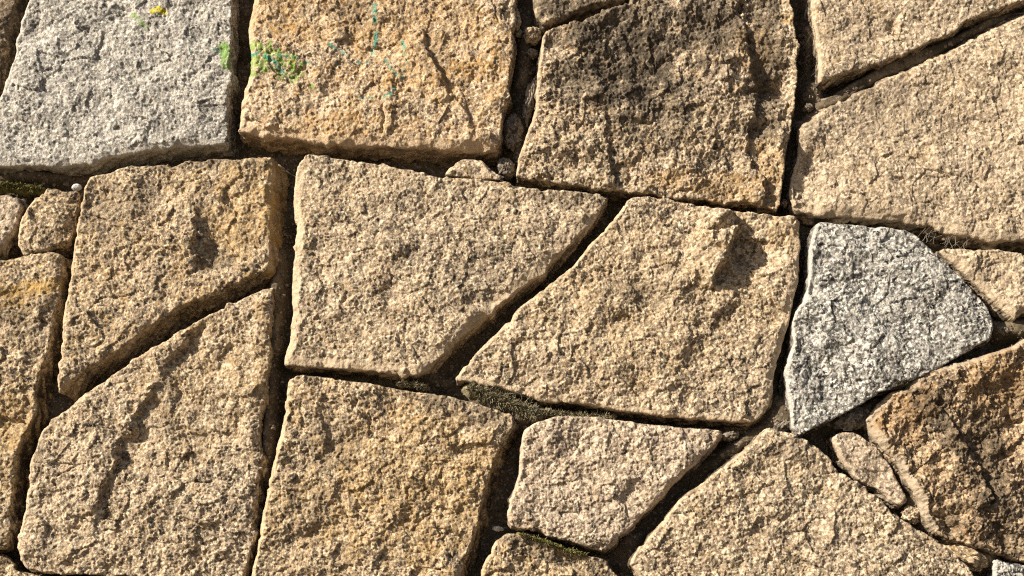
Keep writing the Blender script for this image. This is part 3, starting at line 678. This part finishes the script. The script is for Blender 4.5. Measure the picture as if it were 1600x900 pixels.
pebble('brown rubble lump between the bulging stone and the foot of the speckled granite', 1221, 664, 19, 13, -22, m_pebble, -30, 19, name='rubble_stone')
pebble('small brown pebble at the top corner of the joint near the beige pointed stone', 1264, 168, 7, 6, -14, m_pebble, 0, 20)
pebble('small sandy pebble in the joint right of the bulging stone corner', 1226, 318, 6, 6, -30, m_tan, 0, 21)


# ------------------------------------------------------------------ moss tufts, lichen, threads
def tuft(name, label, path, width, h, mat, n, seed, size=5.0, cat='moss', mound=6.0, height=7.0):
    rs = np.random.RandomState(seed)
    P = np.array(path, float); L = np.hypot(*(P[1:] - P[:-1]).T); cum = np.concatenate([[0], np.cumsum(L)])
    t = rs.rand(n) * cum[-1]; k = np.clip(np.searchsorted(cum, t) - 1, 0, len(L) - 1)
    f = ((t - cum[k]) / L[k])[:, None]
    c = P[k] * (1 - f) + P[k + 1] * f
    D = (P[k + 1] - P[k]) / L[k][:, None]; Nn = np.stack([-D[:, 1], D[:, 0]], 1)
    o = rs.randn(n) * .42
    wloc = width * (.7 + .5 * gnoise(t / 17, t * 0, seed))
    c = c + Nn * (o * wloc)[:, None]
    hz = h + mound * np.exp(-o * o * 2) + 4 * gnoise(c[:, 0] / 9, c[:, 1] / 9, seed + 1) + rs.rand(n) * height - 3
    dr = rs.randn(n, 3); dr[:, 2] = np.abs(dr[:, 2]) + .3; dr /= np.linalg.norm(dr, axis=1)[:, None]
    sd_ = np.cross(dr, rs.randn(n, 3)); sd_ /= np.linalg.norm(sd_, axis=1)[:, None]
    ln = size * (.5 + rs.rand(n))[:, None]
    B = np.concatenate([c, hz[:, None]], 1)
    w = .55 * (.6 + .8 * rs.rand(n))[:, None]
    bend = rs.randn(n, 3) * .35 * ln
    pts = np.stack([B - sd_ * w, B + sd_ * w, B + dr * ln * .6 + bend * .3 + sd_ * w, B + dr * ln + bend, B + dr * ln * .6 + bend * .3 - sd_ * w], 1)
    W = plane(pts[..., 0], pts[..., 1], h); W[..., 1] -= (pts[..., 2] - h) * S
    V = W.reshape(-1, 3); i = np.arange(n)[:, None] * 5
    F = np.concatenate([i + [0, 1, 2, 4]], 0)
    F = np.concatenate([F, i + [4, 2, 3, 3]], 0)[:, :4]
    # blades end in a point: build tips as narrow quads
    tip = W[:, 3:4] + (W[:, 2:3] - W[:, 4:5]) * .15
    V = np.concatenate([V, tip.reshape(-1, 3)]); F[n:, 3] = i[:, 0] + 3; F[n:, 2] = 5 * n + np.arange(n)
    # a matted cushion under the blades
    gx = 2.0
    X, Y = np.meshgrid(np.arange(P[:, 0].min() - width, P[:, 0].max() + width, gx), np.arange(P[:, 1].min() - width, P[:, 1].max() + width, gx))
    d = poly_dist(X, Y, P, False)[0] + 4 * gnoise(X / 14, Y / 14, seed + 5)
    Hh = h - 14 + (14 + mound * .5) * smooth(width * 1.1, width * .25, d) + 3 * gnoise(X / 9, Y / 9, seed + 1) + 2 * chips(X / 5, Y / 5, seed + 2)
    ok = d < width * 1.1
    q = ok[:-1, :-1] & ok[1:, 1:] & ok[1:, :-1] & ok[:-1, 1:]
    Wc = plane(X, Y, h); Wc[..., 1] -= (Hh - h) * S
    ii = np.arange(X.size).reshape(X.shape) + len(V)
    F = np.concatenate([F, np.stack([ii[:-1, :-1][q], ii[1:, :-1][q], ii[1:, 1:][q], ii[:-1, 1:][q]], 1)])
    V = np.concatenate([V, Wc.reshape(-1, 3)])
    cc = P.mean(0)
    return tag(link(name, V, F, mat, plane(np.array(cc[0]), np.array(cc[1]), h), smoothf=False), label, cat)


tuft('moss_cushion', 'dry grey green moss in the joint under the bulging stone left end', [(735, 606), (760, 614), (790, 628), (815, 640), (840, 648)], 15, -13, m_moss, 6500, 1, size=6, mound=9)
tuft('moss_cushion', 'thin dry moss strip in the joint between bulging stone and wedge shaped stone', [(850, 644), (880, 650), (915, 652), (960, 655)], 8, -18, m_moss, 2600, 2, size=4.5)
tuft('moss_cushion', 'small tuft of dry moss at the foot of the slanting central joint', [(622, 600), (640, 600), (668, 606)], 6, -20, m_moss, 900, 3, size=4)
tuft('moss_cushion', 'olive moss cushion under the light grey granite at the left edge', [(-20, 292), (10, 290), (40, 294), (66, 297)], 8, -22, m_moss2, 2200, 4, size=3.2)
tuft('moss_cushion', 'olive moss on top of the rough stone at the bottom edge', [(812, 836), (850, 846), (885, 860), (915, 868)], 6, -8, m_moss2, 1300, 5, size=3)
tuft('lichen_clump', 'dark brown lichen clump between the speckled granite and the rusty stone', [(1390, 600), (1402, 598), (1416, 596)], 11, 0, m_lichen, 1800, 6, size=2.6, cat='lichen')


def threads(name, label, box, h, n, seed, mat, rad=.22, curl=8., cat='threads'):
    rs = np.random.RandomState(seed); V = []; F = []
    for q in range(n):
        p = np.array([rs.uniform(box[0], box[2]), 0, h + rs.rand() * 16]); p[1] = box[1] + (box[3] - box[1]) * (p[0] - box[0]) / (box[2] - box[0]) + rs.randn() * 4
        a = rs.rand() * 6.28; da = rs.randn() * .12; sl = rs.randn() * .3; k = rs.randint(6, 16); base = len(V)
        for s_ in range(k):
            for j in range(3):
                an = j * 2.094 + a
                V.append((p[0] - math.sin(a) * math.cos(j * 2.094) * rad, p[1] + math.cos(a) * math.cos(j * 2.094) * rad, p[2] + math.sin(j * 2.094) * rad))
            p = p + np.array([math.cos(a), math.sin(a), sl]) * 2.2; a += da + rs.randn() * .12; sl += rs.randn() * .1
        for s_ in range(k - 1):
            for j in range(3):
                i0 = base + s_ * 3 + j; i1 = base + s_ * 3 + (j + 1) % 3
                F.append((i0, i1, i1 + 3, i0 + 3))
    V = np.array(V); W = plane(V[:, 0], V[:, 1], h); W[:, 1] -= (V[:, 2] - h) * S
    return tag(link(name, W, F, mat, W.mean(0)), label, cat)


threads('dry_rootlets', 'fine pale rootlets in the joint above the small beige stone at right', (1440, 364, 1550, 384), -18, 46, 1, m_web, rad=.28)
threads('dry_rootlets', 'few fine threads in the dark joint left of the beige pointed stone', (1252, 20, 1262, 150), -26, 14, 2, m_web, rad=.22)
threads('dry_rootlets', 'sparse dry stems over the moss under the bulging stone', (740, 602, 870, 650), -8, 26, 3, m_web, rad=.32)


def grit(n=5200, seed=5):
    """loose crumbs of soil and stone lying in the joints"""
    rs = np.random.RandomState(seed)
    X, Y, H, g = MORTAR
    px = rs.uniform(-20, 1620, n * 6); py = rs.uniform(-20, 920, n * 6)
    ok = np.ones(len(px), bool)
    for P in OUTLINES: ok &= ~inside(px, py, P)
    px, py = px[ok][:n], py[ok][:n]; n = len(px)
    hz = H[((py - Y[0, 0]) / g).astype(int), ((px - X[0, 0]) / g).astype(int)]
    sz = .9 + 2.6 * rs.rand(n) ** 3
    ico = np.array([(0, 0, 1), (.9, 0, .3), (.28, .85, .3), (-.72, .53, .3), (-.72, -.53, .3), (.28, -.85, .3), (.72, .53, -.4), (-.28, .85, -.4), (-.9, 0, -.4), (-.28, -.85, -.4), (.72, -.53, -.4), (0, 0, -1)], float)
    f = np.array([(0, 1, 2), (0, 2, 3), (0, 3, 4), (0, 4, 5), (0, 5, 1), (1, 6, 2), (2, 7, 3), (3, 8, 4), (4, 9, 5), (5, 10, 1), (6, 7, 2), (7, 8, 3), (8, 9, 4), (9, 10, 5), (10, 6, 1), (11, 7, 6), (11, 8, 7), (11, 9, 8), (11, 10, 9), (11, 6, 10)])
    v = ico[None] * (1 + .35 * rs.randn(n, 12, 1) * .8) * sz[:, None, None] * (.6 + .8 * rs.rand(n, 1, 3))
    A = px[:, None] + v[..., 0]; B = py[:, None] + v[..., 1]; Z = hz[:, None] + v[..., 2] + sz[:, None] * .4
    W = plane(A, B, -40.); W[..., 1] -= (Z + 40) * S
    F = (f[None] + (np.arange(n) * 12)[:, None, None]).reshape(-1, 3)
    o = link('joint_grit', W.reshape(-1, 3), F, m_grit, (0, .03, 0), smoothf=False)
    tag(o, 'loose crumbs of soil and stone grit lying in the joints', 'grit', kind='stuff')


grit()
